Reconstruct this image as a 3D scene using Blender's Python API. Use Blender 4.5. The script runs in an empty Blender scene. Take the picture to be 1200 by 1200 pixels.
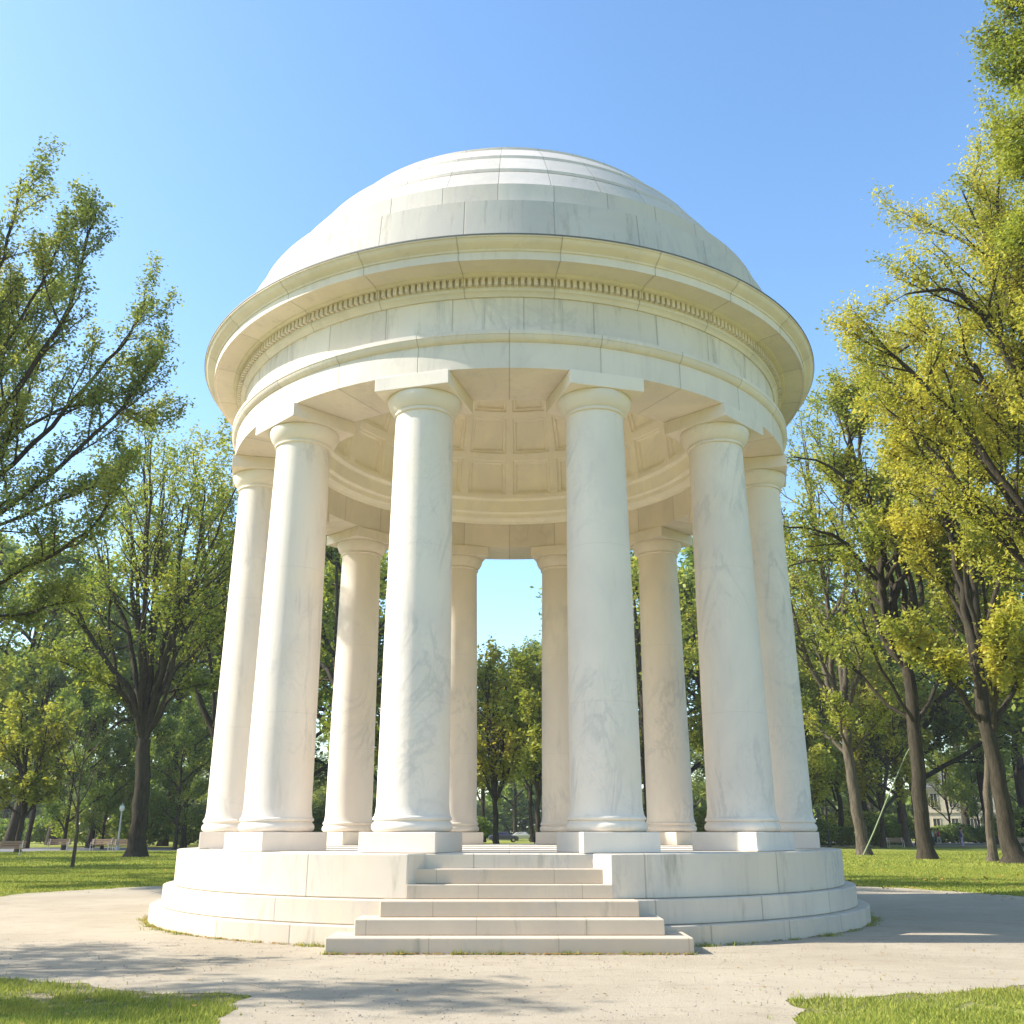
import bpy, bmesh, math, random
import numpy as np
from mathutils import Vector, Matrix
PI = math.pi
R = math.radians
G = 1.11                      # floor of the rotunda above the ground
CAMY, CAMZ = -19.255, 1.38
PITCH = R(18.289)
FPX = 1135.9
scene = bpy.context.scene
C = scene.collection
rng = np.random.default_rng(7)
random.seed(7)

# ------------------------------------------------------------------ helpers
def at(px, v, depth):
    """world point that shows at photo pixel (px, v) when it stands `depth` metres in front of the camera"""
    a = (px - 597) / FPX; b = (600 - v) / FPX
    d = Vector((a, math.cos(PITCH) - b * math.sin(PITCH), math.sin(PITCH) + b * math.cos(PITCH)))
    t = depth / d.y
    return Vector((d.x * t, CAMY + depth, CAMZ + d.z * t))
def gp(px, depth):
    p = at(px, 990, depth); return Vector((p.x, p.y, 0))
def gdepth(v):                # depth of the ground point seen on row v
    b = (600 - v) / FPX
    return (0 - CAMZ) / (math.sin(PITCH) + b * math.cos(PITCH)) * (math.cos(PITCH) - b * math.sin(PITCH))

def link(o, parent=None):
    C.objects.link(o)
    if parent is not None: o.parent = parent
    return o
def mesh_obj(name, verts, faces, mat, parent=None, smooth=None, loc=None):
    me = bpy.data.meshes.new(name)
    me.from_pydata([tuple(v) for v in verts], [], faces)
    bm = bmesh.new(); bm.from_mesh(me); bmesh.ops.recalc_face_normals(bm, faces=bm.faces); bm.to_mesh(me); bm.free()
    if smooth is not None:
        me.shade_smooth(); me.set_sharp_from_angle(angle=R(smooth))
    me.materials.append(mat)
    o = bpy.data.objects.new(name, me); link(o, parent)
    if loc is not None: o.location = loc
    return o
def quads_obj(name, V, nper, mat, parent=None):
    """V (n*nper,3) -> one polygon per nper vertices"""
    me = bpy.data.meshes.new(name)
    n = len(V) // nper
    me.vertices.add(len(V)); me.vertices.foreach_set('co', np.ascontiguousarray(V, dtype=np.float32).ravel())
    me.loops.add(len(V)); me.loops.foreach_set('vertex_index', np.arange(len(V), dtype=np.int32))
    me.polygons.add(n); me.polygons.foreach_set('loop_start', np.arange(0, len(V), nper, dtype=np.int32))
    me.update(calc_edges=True); me.validate()
    me.materials.append(mat)
    o = bpy.data.objects.new(name, me); return link(o, parent)
def thing(name, label, cat, loc=(0, 0, 0), rotz=0, group=None):
    o = bpy.data.objects.new(name, None); C.objects.link(o)
    o.location = loc; o.rotation_euler = (0, 0, rotz); o.empty_display_size = .3
    return tag(o, label, cat, group)
def tag(o, label, cat, group=None):
    o['label'] = label; o['category'] = cat
    if group: o['group'] = group
    return o
def bevel(o, w=.012, seg=2):
    m = o.modifiers.new('edge', 'BEVEL'); m.width = w; m.segments = seg; m.limit_method = 'ANGLE'; m.angle_limit = R(40)
    return o

class MB:
    """collects simple shapes, links them as ONE mesh"""
    def __init__(s): s.v = []; s.f = []
    def add(s, v, f):
        k = len(s.v); s.v += [tuple(x) for x in v]; s.f += [tuple(i + k for i in q) for q in f]; return s
    def box(s, x0, x1, y0, y1, z0, z1, M=None):
        v = [Vector(p) for p in ((x0,y0,z0),(x1,y0,z0),(x1,y1,z0),(x0,y1,z0),(x0,y0,z1),(x1,y0,z1),(x1,y1,z1),(x0,y1,z1))]
        if M is not None: v = [M @ p for p in v]
        return s.add(v, [(0,3,2,1),(4,5,6,7),(0,1,5,4),(1,2,6,5),(2,3,7,6),(3,0,4,7)])
    def tube(s, pts, rad, n=8):
        pts = [Vector(p) for p in pts]; v = []; f = []
        ref = Vector((.123, .98, .15)).normalized()
        for i, p in enumerate(pts):
            d = (pts[min(i+1, len(pts)-1)] - pts[max(i-1, 0)]).normalized()
            if abs(d.dot(ref)) > .95: ref = Vector((1, 0, .1)).normalized()
            a = d.cross(ref).normalized(); b = d.cross(a)
            r = rad[i] if hasattr(rad, '__len__') else rad
            for k in range(n):
                t = 2 * PI * k / n; v.append(p + a * (r * math.cos(t)) + b * (r * math.sin(t)))
        for i in range(len(pts) - 1):
            for k in range(n):
                f.append((i*n+k, i*n+(k+1)%n, (i+1)*n+(k+1)%n, (i+1)*n+k))
        f.append(tuple(range(n))[::-1]); f.append(tuple((len(pts)-1)*n + k for k in range(n)))
        return s.add(v, f)
    def lathe(s, prof, n=32, c=(0, 0, 0), closed=False):
        v = []; f = []; m = len(prof)
        for k in range(n):
            t = 2 * PI * k / n
            for (r, z) in prof: v.append((c[0] + r * math.cos(t), c[1] + r * math.sin(t), c[2] + z))
        for k in range(n):
            q = (k + 1) % n
            for i in range(m if closed else m - 1):
                j = (i + 1) % m
                f.append((k*m+i, q*m+i, q*m+j, k*m+j))
        return s.add(v, f)
    def prism(s, poly, z0, z1):
        n = len(poly)
        return s.add([(x, y, z0) for x, y in poly] + [(x, y, z1) for x, y in poly],
                     [tuple(range(n))[::-1], tuple(range(n, 2*n))] + [(i, (i+1) % n, n + (i+1) % n, n + i) for i in range(n)])
    def build(s, name, mat, parent=None, smooth=None, loc=None): return mesh_obj(name, s.v, s.f, mat, parent, smooth, loc)

# ------------------------------------------------------------------ materials
class NT:
    def __init__(s, name):
        s.m = bpy.data.materials.new(name); s.m.use_nodes = True; s.t = s.m.node_tree; s.t.nodes.clear()
        s.out = s.t.nodes.new('ShaderNodeOutputMaterial')
    def n(s, typ, **kw):
        x = s.t.nodes.new(typ)
        for k, v in kw.items():
            if k == 'ins':
                for a, b in v.items(): s.set(x.inputs[a], b)
            else: setattr(x, k, v)
        return x
    def set(s, sock, val):
        if isinstance(val, bpy.types.NodeSocket): s.t.links.new(val, sock)
        else: sock.default_value = val
    def math(s, op, a, b=0.0, c=0.0, clamp=False):
        x = s.n('ShaderNodeMath', operation=op); x.use_clamp = clamp
        s.set(x.inputs[0], a); s.set(x.inputs[1], b); s.set(x.inputs[2], c); return x.outputs[0]
    def mix(s, fac, a, b, blend='MIX'):
        x = s.n('ShaderNodeMix', data_type='RGBA', blend_type=blend)
        s.set(x.inputs[0], fac); s.set(x.inputs[6], a); s.set(x.inputs[7], b); return x.outputs[2]
    def ramp(s, fac, a, b):
        x = s.n('ShaderNodeMapRange'); x.interpolation_type = 'SMOOTHSTEP'
        s.set(x.inputs[0], fac); s.set(x.inputs[1], a); s.set(x.inputs[2], b); return x.outputs[0]
    def noise(s, vec, scale, detail=4, rough=.55, dist=0):
        x = s.n('ShaderNodeTexNoise'); s.set(x.inputs['Vector'], vec)
        x.inputs['Scale'].default_value = scale; x.inputs['Detail'].default_value = detail
        x.inputs['Roughness'].default_value = rough; x.inputs['Distortion'].default_value = dist
        return x.outputs[0]
    def mapping(s, vec, scale=(1, 1, 1), rot=(0, 0, 0)):
        x = s.n('ShaderNodeMapping'); s.set(x.inputs[0], vec); x.inputs['Scale'].default_value = scale
        x.inputs['Rotation'].default_value = rot; return x.outputs[0]
    def bsdf(s, col, rough=.6, spec=.4, bump=None, bstr=.3, bdist=.02):
        p = s.n('ShaderNodeBsdfPrincipled'); s.set(p.inputs['Base Color'], col); s.set(p.inputs['Roughness'], rough)
        p.inputs['Specular IOR Level'].default_value = spec
        if bump is not None:
            b = s.n('ShaderNodeBump'); b.inputs['Strength'].default_value = bstr; b.inputs['Distance'].default_value = bdist
            s.set(b.inputs['Height'], bump); s.t.links.new(b.outputs[0], p.inputs['Normal'])
        s.t.links.new(p.outputs[0], s.out.inputs[0]); return p
def rgb(r, g, b): return (r, g, b, 1)

def marble(name, base=(.76, .735, .69), joints=0, phase=0.0, zj=(), vein=1.0, stain=.5, xj=0, streak=0.0, radial=False):
    t = NT(name)
    tc = t.n('ShaderNodeTexCoord').outputs['Object']
    oi = t.n('ShaderNodeObjectInfo').outputs['Random']
    off = t.n('ShaderNodeCombineXYZ', ins={0: t.math('MULTIPLY', oi, 37.0), 1: t.math('MULTIPLY', oi, 11.0), 2: t.math('MULTIPLY', oi, 23.0)}).outputs[0]
    v = t.n('ShaderNodeVectorMath', operation='ADD'); t.set(v.inputs[0], tc); t.set(v.inputs[1], off); v = v.outputs[0]
    # cloudy marble
    cl = t.noise(t.mapping(v, (1, 1, .55)), .9, 6, .6, .6)
    col = t.mix(t.ramp(cl, .36, .66), rgb(base[0]*.90, base[1]*.905, base[2]*.93), rgb(*base))
    # warm blotches
    wb = t.noise(v, .55, 4, .55, .3)
    col = t.mix(t.math('MULTIPLY', t.ramp(wb, .5, .75), .45), col, rgb(base[0]*1.0, base[1]*.95, base[2]*.84))
    # veins: thin ridges of a warped noise
    vn = t.noise(t.mapping(v, (1, 1, .45), (.5, .35, .2)), .75, 6, .62, 1.6)
    ridge = t.math('ABSOLUTE', t.math('SUBTRACT', vn, .5))
    rv = t.math('SUBTRACT', 1.0, t.ramp(ridge, 0.0, .045))
    gate = t.ramp(t.noise(v, .6, 2, .5), .45, .62)
    col = t.mix(t.math('MULTIPLY', t.math('MULTIPLY', rv, gate), .25 * vein), col, rgb(.42, .41, .40))
    vn2 = t.noise(t.mapping(v, (1.4, 1.4, .8), (.2, .9, .4)), 2.1, 5, .6, 1.1)
    rv2 = t.math('SUBTRACT', 1.0, t.ramp(t.math('ABSOLUTE', t.math('SUBTRACT', vn2, .5)), 0.0, .03))
    col = t.mix(t.math('MULTIPLY', t.math('MULTIPLY', rv2, gate), .14 * vein), col, rgb(.46, .44, .41))
    # dirt
    st = t.noise(t.mapping(v, (2.2, 2.2, .35)), 1.6, 7, .68)
    col = t.mix(t.math('MULTIPLY', t.ramp(st, .56, .78), stain * .8), col, rgb(.36, .32, .25))
    fine = t.noise(v, 34, 4, .6)
    col = t.mix(t.math('MULTIPLY', t.ramp(fine, .55, .8), .10), col, rgb(.5, .47, .42))
    if streak:
        sk = t.noise(t.mapping(v, (5.5, 5.5, .22)), 1.3, 6, .7)
        col = t.mix(t.math('MULTIPLY', t.ramp(sk, .53, .74), streak), col, rgb(.36, .34, .30))
    sp = t.n('ShaderNodeSeparateXYZ'); t.set(sp.inputs[0], tc)
    lines = None
    def addline(l):
        nonlocal lines
        lines = l if lines is None else t.math('MAXIMUM', lines, l)
    if joints:
        an = t.math('ARCTAN2', sp.outputs[1], sp.outputs[0])
        k = t.math('FRACT', t.math('ADD', t.math('MULTIPLY', an, joints / (2 * PI)), 100 + phase))
        d = t.math('ABSOLUTE', t.math('SUBTRACT', k, .5))           # .5 at the block's edges
        w = .0085 * joints / (2 * PI * 5.5)
        addline(t.ramp(d, .5 - w * 1.6, .5 - w * .5))
        # every block its own tone
        blk = t.n('ShaderNodeTexWhiteNoise', noise_dimensions='1D')
        t.set(blk.inputs['W'], t.math('FLOOR', t.math('ADD', t.math('MULTIPLY', an, joints / (2 * PI)), 100 + phase)))
        col = t.mix(t.math('MULTIPLY', blk.outputs[0], .75), col, t.mix(1.0, col, rgb(.83, .82, .80), 'MULTIPLY'))
    if xj:
        k = t.math('FRACT', t.math('ADD', t.math('MULTIPLY', sp.outputs[0], 1 / xj), 100 + phase))
        d = t.math('ABSOLUTE', t.math('SUBTRACT', k, .5)); w = .004 / xj
        addline(t.ramp(d, .5 - w * 1.6, .5 - w * .5))
        blk = t.n('ShaderNodeTexWhiteNoise', noise_dimensions='1D')
        t.set(blk.inputs['W'], t.math('FLOOR', t.math('ADD', t.math('MULTIPLY', sp.outputs[0], 1 / xj), 100 + phase)))
        col = t.mix(t.math('MULTIPLY', blk.outputs[0], .4), col, t.mix(1.0, col, rgb(.88, .87, .86), 'MULTIPLY'))
    for z in zj:
        d = t.math('ABSOLUTE', t.math('SUBTRACT', sp.outputs[2], z))
        addline(t.math('MULTIPLY', t.math('SUBTRACT', 1.0, t.ramp(d, .001, .006)), .35))
    if radial:
        rr = t.math('SQRT', t.math('ADD', t.math('MULTIPLY', sp.outputs[0], sp.outputs[0]), t.math('MULTIPLY', sp.outputs[1], sp.outputs[1])))
        k = t.math('ABSOLUTE', t.math('SUBTRACT', t.math('FRACT', t.math('MULTIPLY', rr, 1.1)), .5))
        addline(t.ramp(k, .49, .496))
    h = t.math('MULTIPLY', fine, .25)
    h = t.math('ADD', h, t.math('MULTIPLY', t.noise(v, 6, 5, .6), .5))
    if lines is not None:
        col = t.mix(t.math('MULTIPLY', lines, .42), col, rgb(.16, .135, .10))
        h = t.math('SUBTRACT', h, t.math('MULTIPLY', lines, 1.4))
    t.bsdf(col, .82, .12, h, .35, .012)
    return t.m

def leafmat(name, dark, light, warm, warm_amt=.3, trans=.45):
    t = NT(name)
    tc = t.n('ShaderNodeTexCoord').outputs['Object']
    rnd = t.n('ShaderNodeNewGeometry').outputs['Random Per Island']
    oi = t.n('ShaderNodeObjectInfo').outputs['Random']
    off = t.n('ShaderNodeVectorMath', operation='ADD'); t.set(off.inputs[0], tc)
    t.set(off.inputs[1], t.n('ShaderNodeCombineXYZ', ins={0: t.math('MULTIPLY', oi, 91.), 2: t.math('MULTIPLY', oi, 47.)}).outputs[0])
    v = off.outputs[0]
    big = t.ramp(t.noise(v, .28, 3, .5), .38, .64)
    f = t.math('ADD', t.math('MULTIPLY', rnd, .55), t.math('MULTIPLY', big, .45))
    col = t.mix(f, rgb(*dark), rgb(*light))
    wn = t.ramp(t.noise(v, .42, 3, .6), .5 - warm_amt * .35, .78 - warm_amt * .35)
    col = t.mix(t.math('MULTIPLY', t.math('ADD', wn, t.math('MULTIPLY', rnd, .35)), warm_amt * 1.2, clamp=True), col, rgb(*warm))
    d = t.n('ShaderNodeBsdfPrincipled'); t.set(d.inputs['Base Color'], col); d.inputs['Roughness'].default_value = .5
    d.inputs['Specular IOR Level'].default_value = .25
    tr = t.n('ShaderNodeBsdfTranslucent')
    t.set(tr.inputs[0], t.mix(1.0, col, rgb(1.25, 1.2, .7), 'MULTIPLY'))
    m = t.n('ShaderNodeMixShader'); m.inputs[0].default_value = trans
    t.t.links.new(d.outputs[0], m.inputs[1]); t.t.links.new(tr.outputs[0], m.inputs[2]); t.t.links.new(m.outputs[0], t.out.inputs[0])
    return t.m
def barkmat(name, a, b):
    t = NT(name); tc = t.n('ShaderNodeTexCoord').outputs['Object']
    n = t.noise(t.mapping(tc, (6, 6, 1.0)), 1.5, 8, .75, .8); n2 = t.noise(tc, .7, 3, .5)
    col = t.mix(t.ramp(n, .35, .68), rgb(*a), rgb(*b)); col = t.mix(t.math('MULTIPLY', n2, .35), col, rgb(.10, .10, .06))
    t.bsdf(col, .9, .1, n, .9, .06); return t.m
def plain(name, col, rough=.6, metal=0, spec=.4, var=.12):
    t = NT(name); tc = t.n('ShaderNodeTexCoord').outputs['Object']
    n = t.noise(tc, 5, 5, .6)
    c = t.mix(t.math('MULTIPLY', n, var * 2), rgb(*col), rgb(col[0]*.6, col[1]*.6, col[2]*.6))
    p = t.bsdf(c, rough, spec, n, .15, .01); p.inputs['Metallic'].default_value = metal; return t.m

# ground
t = NT('lawn'); tc = t.n('ShaderNodeTexCoord').outputs['Object']
n1 = t.noise(tc, .22, 5, .6); n2 = t.noise(tc, 2.3, 6, .7); n3 = t.noise(tc, 28, 3, .6)
col = t.mix(t.ramp(n1, .35, .68), rgb(.18, .22, .045), rgb(.35, .35, .07))
col = t.mix(t.math('MULTIPLY', t.ramp(n2, .45, .75), .6), col, rgb(.31, .29, .07))
col = t.mix(t.math('MULTIPLY', t.ramp(n3, .5, .8), .5), col, rgb(.08, .12, .025))
sp = t.n('ShaderNodeSeparateXYZ'); t.set(sp.inputs[0], tc); yy_ = t.math('SUBTRACT', sp.outputs[1], 1.3)
dr = t.math('SQRT', t.math('ADD', t.math('MULTIPLY', sp.outputs[0], sp.outputs[0]), t.math('MULTIPLY', yy_, yy_)))
soil = t.math('SUBTRACT', 1.0, t.ramp(t.math('ADD', dr, t.math('MULTIPLY', n2, 1.6)), 12.4, 13.4))
col = t.mix(t.math('MULTIPLY', soil, .85), col, rgb(.25, .20, .14))
t.bsdf(col, .9, .1, t.math('ADD', n2, t.math('MULTIPLY', n3, .5)), .9, .08); M_LAWN = t.m

t = NT('gravel'); tc = t.n('ShaderNodeTexCoord').outputs['Object']
n1 = t.noise(tc, .35, 6, .62, .5); n2 = t.noise(t.mapping(tc, (1, 2.4, 1)), 1.7, 6, .66); n3 = t.noise(tc, 60, 4, .7); n4 = t.noise(tc, 11, 4, .65)
col = t.mix(t.ramp(n1, .34, .66), rgb(.46, .395, .295), rgb(.39, .33, .24))
col = t.mix(t.math('MULTIPLY', t.ramp(n2, .5, .74), .5), col, rgb(.26, .205, .15))
col = t.mix(t.math('MULTIPLY', t.ramp(n4, .52, .76), .35), col, rgb(.46, .405, .335))
vo = t.n('ShaderNodeTexVoronoi'); t.set(vo.inputs['Vector'], tc); vo.inputs['Scale'].default_value = 26
col = t.mix(t.math('MULTIPLY', t.math('SUBTRACT', 1.0, t.ramp(vo.outputs[0], .05, .22)), .30), col, rgb(.26, .21, .16))
col = t.mix(t.math('MULTIPLY', t.ramp(n3, .45, .75), .35), col, rgb(.22, .185, .145))
t.bsdf(col, .92, .12, t.math('ADD', t.math('MULTIPLY', n4, .25), t.math('ADD', t.math('MULTIPLY', n3, .8), t.math('MULTIPLY', n2, .8))), .75, .025); M_GRAVEL = t.m

M_ASPHALT = plain('asphalt', (.20, .20, .215), .9, 0, .15)
M_BEIGEPATH = plain('beige_paving', (.46, .38, .30), .9, 0, .15)
M_RED_EDGE = plain('brick_edge', (.36, .19, .12), .9, 0, .15)

t = NT('grass_blades')
rnd = t.n('ShaderNodeNewGeometry').outputs['Random Per Island']
tc = t.n('ShaderNodeTexCoord').outputs['Object']
col = t.mix(rnd, rgb(.16, .225, .04), rgb(.45, .45, .10))
col = t.mix(t.math('MULTIPLY', t.ramp(t.noise(tc, .7, 4, .6), .5, .7), .6), col, rgb(.36, .33, .08))
d = t.n('ShaderNodeBsdfDiffuse'); t.set(d.inputs[0], col); tr = t.n('ShaderNodeBsdfTranslucent'); t.set(tr.inputs[0], col)
m = t.n('ShaderNodeMixShader'); m.inputs[0].default_value = .4
t.t.links.new(d.outputs[0], m.inputs[1]); t.t.links.new(tr.outputs[0], m.inputs[2]); t.t.links.new(m.outputs[0], t.out.inputs[0]); M_BLADE = t.m

BASE = (.785, .70, .605)
M_COL = marble('column_marble', BASE, zj=(2.05, 4.4), vein=1.3, stain=.4)
M_BASE = marble('base_marble', BASE, vein=.6, stain=.35)
M_ARCH = marble('architrave_marble', BASE, joints=24, phase=.0, vein=.8, stain=.3, streak=.18)
M_FRZ = marble('frieze_marble', BASE, joints=30, phase=.3, vein=1.1, stain=1.2, streak=.75)
M_CORN = marble('cornice_marble', BASE, joints=24, phase=.5, vein=.4, stain=.5, streak=.1)
M_DOME = marble('dome_marble', (.64, .58, .51), joints=36, phase=.2, vein=.8, stain=.5, streak=.25)
M_DRUM = marble('dome_drum_marble', (.60, .555, .49), joints=24, phase=.5, vein=1.1, stain=1.2, streak=.8)
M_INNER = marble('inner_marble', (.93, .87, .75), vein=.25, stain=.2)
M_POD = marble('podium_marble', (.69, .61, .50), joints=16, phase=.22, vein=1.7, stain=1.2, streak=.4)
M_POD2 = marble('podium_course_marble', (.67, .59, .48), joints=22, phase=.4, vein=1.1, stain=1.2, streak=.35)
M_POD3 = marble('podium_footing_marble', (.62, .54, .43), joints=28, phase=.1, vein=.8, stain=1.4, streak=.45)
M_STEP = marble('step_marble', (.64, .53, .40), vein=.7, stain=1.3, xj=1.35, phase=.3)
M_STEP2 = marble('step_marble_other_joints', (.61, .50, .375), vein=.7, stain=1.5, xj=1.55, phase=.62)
M_FLOOR = marble('floor_marble', (.80, .73, .62), joints=24, vein=.4, stain=.4, radial=True)
M_LEAD = plain('grey_flashing', (.16, .15, .14), .6)

# ------------------------------------------------------------------ rotunda
rot = thing('domed_rotunda', 'white marble rotunda with stepped dome, ring of columns and front steps', 'rotunda')
def zz(z): return z + G
def lathe_part(name, prof, mat, seg=192, smooth=30, parent=rot):
    return MB().lathe([(r, zz(z)) for r, z in prof], seg, closed=True).build(name, mat, parent, smooth)

# podium: drum with the stair cut into it
RD, R2, R1 = 5.93, 6.10, 6.28
XC, YC, XF, YF = 1.33, -5.779, 1.12, -5.50
a0 = math.atan2(-YC, XC)
poly = []
n = 180
for i in range(n + 1):
    a = -PI/2 + math.asin(XC / RD) + (2 * PI - 2 * math.asin(XC / RD)) * i / n
    poly.append((RD * math.cos(a), RD * math.sin(a)))
poly += [(-XF, YF), (XF, YF)]
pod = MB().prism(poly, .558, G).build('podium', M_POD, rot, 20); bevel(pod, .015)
# paving sheet 4 mm proud
fl = []
for i in range(n): a = 2 * PI * i / n; fl.append((5.42 * math.cos(a), 5.42 * math.sin(a)))
MB().prism(fl, G - .02, G + .004).build('floor', M_FLOOR, rot)
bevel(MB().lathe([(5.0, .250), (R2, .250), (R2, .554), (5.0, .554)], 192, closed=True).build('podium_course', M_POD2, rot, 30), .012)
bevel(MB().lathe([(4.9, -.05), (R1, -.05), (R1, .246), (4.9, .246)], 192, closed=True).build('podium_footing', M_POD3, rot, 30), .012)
def step(hw, yf, yb, z0, z1, mat, hwb=None):
    hwb = hwb or hw
    return bevel(MB().prism([(-hw, yf), (hw, yf), (hwb, yb), (-hwb, yb)], z0, z1).build('step', mat, rot), .014)
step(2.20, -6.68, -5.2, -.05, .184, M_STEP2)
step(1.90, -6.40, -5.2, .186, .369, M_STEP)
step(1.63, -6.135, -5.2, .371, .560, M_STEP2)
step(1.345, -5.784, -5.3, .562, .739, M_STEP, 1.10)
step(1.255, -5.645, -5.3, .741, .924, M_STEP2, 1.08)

# column: shaft with plinth, base, capital, abacus as sub-parts, local origin on the floor, +x = outwards
HS = .565
def shaft_profile():
    p = [(.545, .485), (.53, .52), (.518, .60)]
    z0, z1 = .60, 5.34
    for i in range(1, 15):
        u = i / 14; p.append((.518 - .058 * u ** 1.35, z0 + (z1 - z0) * u + 0))
    zt = 6.60
    q = []
    for r, z in p: q.append((r, .485 + (z - .485) * (zt - .485) / (5.34 - .485)))
    return q
sh = shaft_profile()
col0 = MB().lathe([(.02, .485)] + sh + [(.02, 6.60)], 64).build('column', M_COL, rot, 35)
M_CAPL = M_BASE
plinth = bevel(MB().box(-HS, HS, -HS, HS, 0.004, .275).build('plinth', M_BASE, col0), .012)
tor = [(.02, .275), (.50, .275), (.545, .283), (.57, .31), (.578, .345), (.568, .385), (.54, .415), (.535, .425), (.558, .435), (.565, .455), (.558, .475), (.545, .485), (.02, .485)]
MB().lathe(tor, 64).build('base', M_BASE, col0, 40)
cap = [(.02, 6.60), (.462, 6.60), (.49, 6.612), (.494, 6.635), (.475, 6.648), (.475, 6.66), (.50, 6.68), (.535, 6.72), (.565, 6.77), (.588, 6.83), (.60, 6.88), (.592, 6.912), (.02, 6.912)]
MB().lathe(cap, 64).build('capital', M_BASE, col0, 40)
bevel(MB().box(-.62, .618, -.62, .62, 6.915, 7.152).build('abacus', M_BASE, col0), .008)
angs = [16, 46.2, 76, 104.5, 134, 165]
spots = [s * a for a in angs for s in (-1, 1)]
for i, a in enumerate(spots):
    if i == 0: o = col0
    else:
        o = col0.copy(); link(o, rot)
        for ch in col0.children:
            c = ch.copy(); C.objects.link(c); c.parent = o
    th = R(a) - PI / 2
    o.location = (5 * math.cos(th), 5 * math.sin(th), G)
    o.rotation_euler = (0, 0, th)

lathe_part('architrave', [(5.60, 7.155), (5.60, 7.62), (5.60, 7.75), (4.42, 7.75), (4.42, 7.155)], M_ARCH)
lathe_part('taenia', [(5.603, 7.60), (5.64, 7.62), (5.675, 7.66), (5.69, 7.70), (5.70, 7.705), (5.70, 7.775), (5.40, 7.80), (5.40, 7.60)], M_ARCH)
lathe_part('frieze', [(5.50, 7.76), (5.50, 8.50), (4.5, 8.50), (4.5, 7.76)], M_FRZ)
lathe_part('cornice', [(5.30, 8.46), (5.53, 8.46), (5.545, 8.49), (5.575, 8.525), (5.60, 8.535), (5.60, 8.58), (5.60, 8.735), (5.715, 8.737), (5.74, 8.748), (5.755, 8.77),
                       (6.08, 8.785), (6.10, 8.765), (6.13, 8.765), (6.13, 8.905), (6.15, 8.91), (6.16, 8.935), (6.20, 8.96), (6.255, 8.985), (6.295, 9.02), (6.31, 9.05), (6.335, 9.055), (6.335, 9.085),
                       (5.60, 9.20), (5.30, 9.20)], M_CORN)
lathe_part('flashing', [(6.345, 9.075), (6.345, 9.098), (5.95, 9.165), (5.95, 9.13)], M_LEAD)
mb = MB()
nd = 336
for k in range(nd):
    a = 2 * PI * k / nd
    mb.box(5.58, 5.675, -.031, .031, zz(8.60), zz(8.733), Matrix.Rotation(a, 4, 'Z'))
mb.build('dentil_band', M_CORN, rot)
# stepped dome outside
lathe_part('dome_drum', [(4.9, 9.10), (5.80, 9.10), (5.80, 9.24), (5.73, 9.26), (5.63, 10.22), (5.20, 10.30), (4.9, 10.2)], M_DRUM)
rings = [(5.46, 10.26, 5.27, 10.72), (5.20, 10.76, 4.98, 11.30), (4.88, 11.32, 4.56, 11.92), (4.45, 11.94, 4.04, 12.52), (3.92, 12.54, 3.40, 13.06),
         (3.26, 13.08, 2.62, 13.54), (2.46, 13.56, 1.72, 13.94), (1.54, 13.96, .9, 14.16)]
prof = []
for q_, (r0, z0, r1, z1) in enumerate(rings):
    if q_ == 0: prof += [(5.46, 10.24), (5.42, 10.70), (5.20, 10.755)]
    else: prof += [(r0 - .06, z0 - .02), (r0 - .06, z0 + .035), (r0 + .015, z0 + .035), (r0 + .01, z0 + .10), (r1 - .03, z1)]
prof += [(.7, 14.18), (.4, 14.24), (.02, 14.26), (.02, 13.2), (1.5, 12.9), (3.2, 12.0), (4.2, 10.9), (4.95, 10.2)]
lathe_part('dome', prof, M_DOME, smooth=18)
# inside: ring mouldings and coffered dome
lathe_part('inner_cornice', [(4.415, 7.752), (4.38, 7.752), (4.36, 7.80), (4.30, 7.84), (4.22, 7.86), (4.22, 7.96), (4.19, 7.985), (4.12, 7.99), (4.11, 8.28), (4.05, 8.30), (4.02, 8.31), (4.0, 8.315), (4.0, 8.34), (4.5, 8.34), (4.5, 7.76)], M_INNER)
SC, SR = 8.34, 4.0
rows, cols = 5, 22
fr = [0, .08, .10, .15, .17, .5, .83, .85, .90, .92]; dp = [0, 0, .055, .055, .11, .11, .11, .055, .055, 0]
th = []; td = []
e0, e1 = R(0), R(76)
for r_ in range(rows):
    for f_, d_ in zip(fr, dp): th.append(e0 + (e1 - e0) * (r_ + f_) / rows); td.append(d_)
th.append(e1); td.append(0)
ph = []; pd = []
for c_ in range(cols):
    for f_, d_ in zip(fr, dp): ph.append(2 * PI * (c_ + .5 * 0 + f_ - .0) / cols); pd.append(d_)
off = -PI / 2 + 2 * PI / cols * .5 * 0
V = []; F = []
for i, (a, da) in enumerate(zip(th, td)):
    for b, db in zip(ph, pd):
        rr = SR + min(da, db)
        V.append((rr * math.cos(a) * math.cos(b + off), rr * math.cos(a) * math.sin(b + off), zz(SC + rr * math.sin(a))))
m_ = len(ph)
for i in range(len(th) - 1):
    for k in range(m_): F.append((i*m_+k, i*m_+(k+1) % m_, (i+1)*m_+(k+1) % m_, (i+1)*m_+k))
top = len(V); V.append((0, 0, zz(SC + SR)))
for k in range(m_): F.append(((len(th)-1)*m_+k, (len(th)-1)*m_+(k+1) % m_, top))
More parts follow.
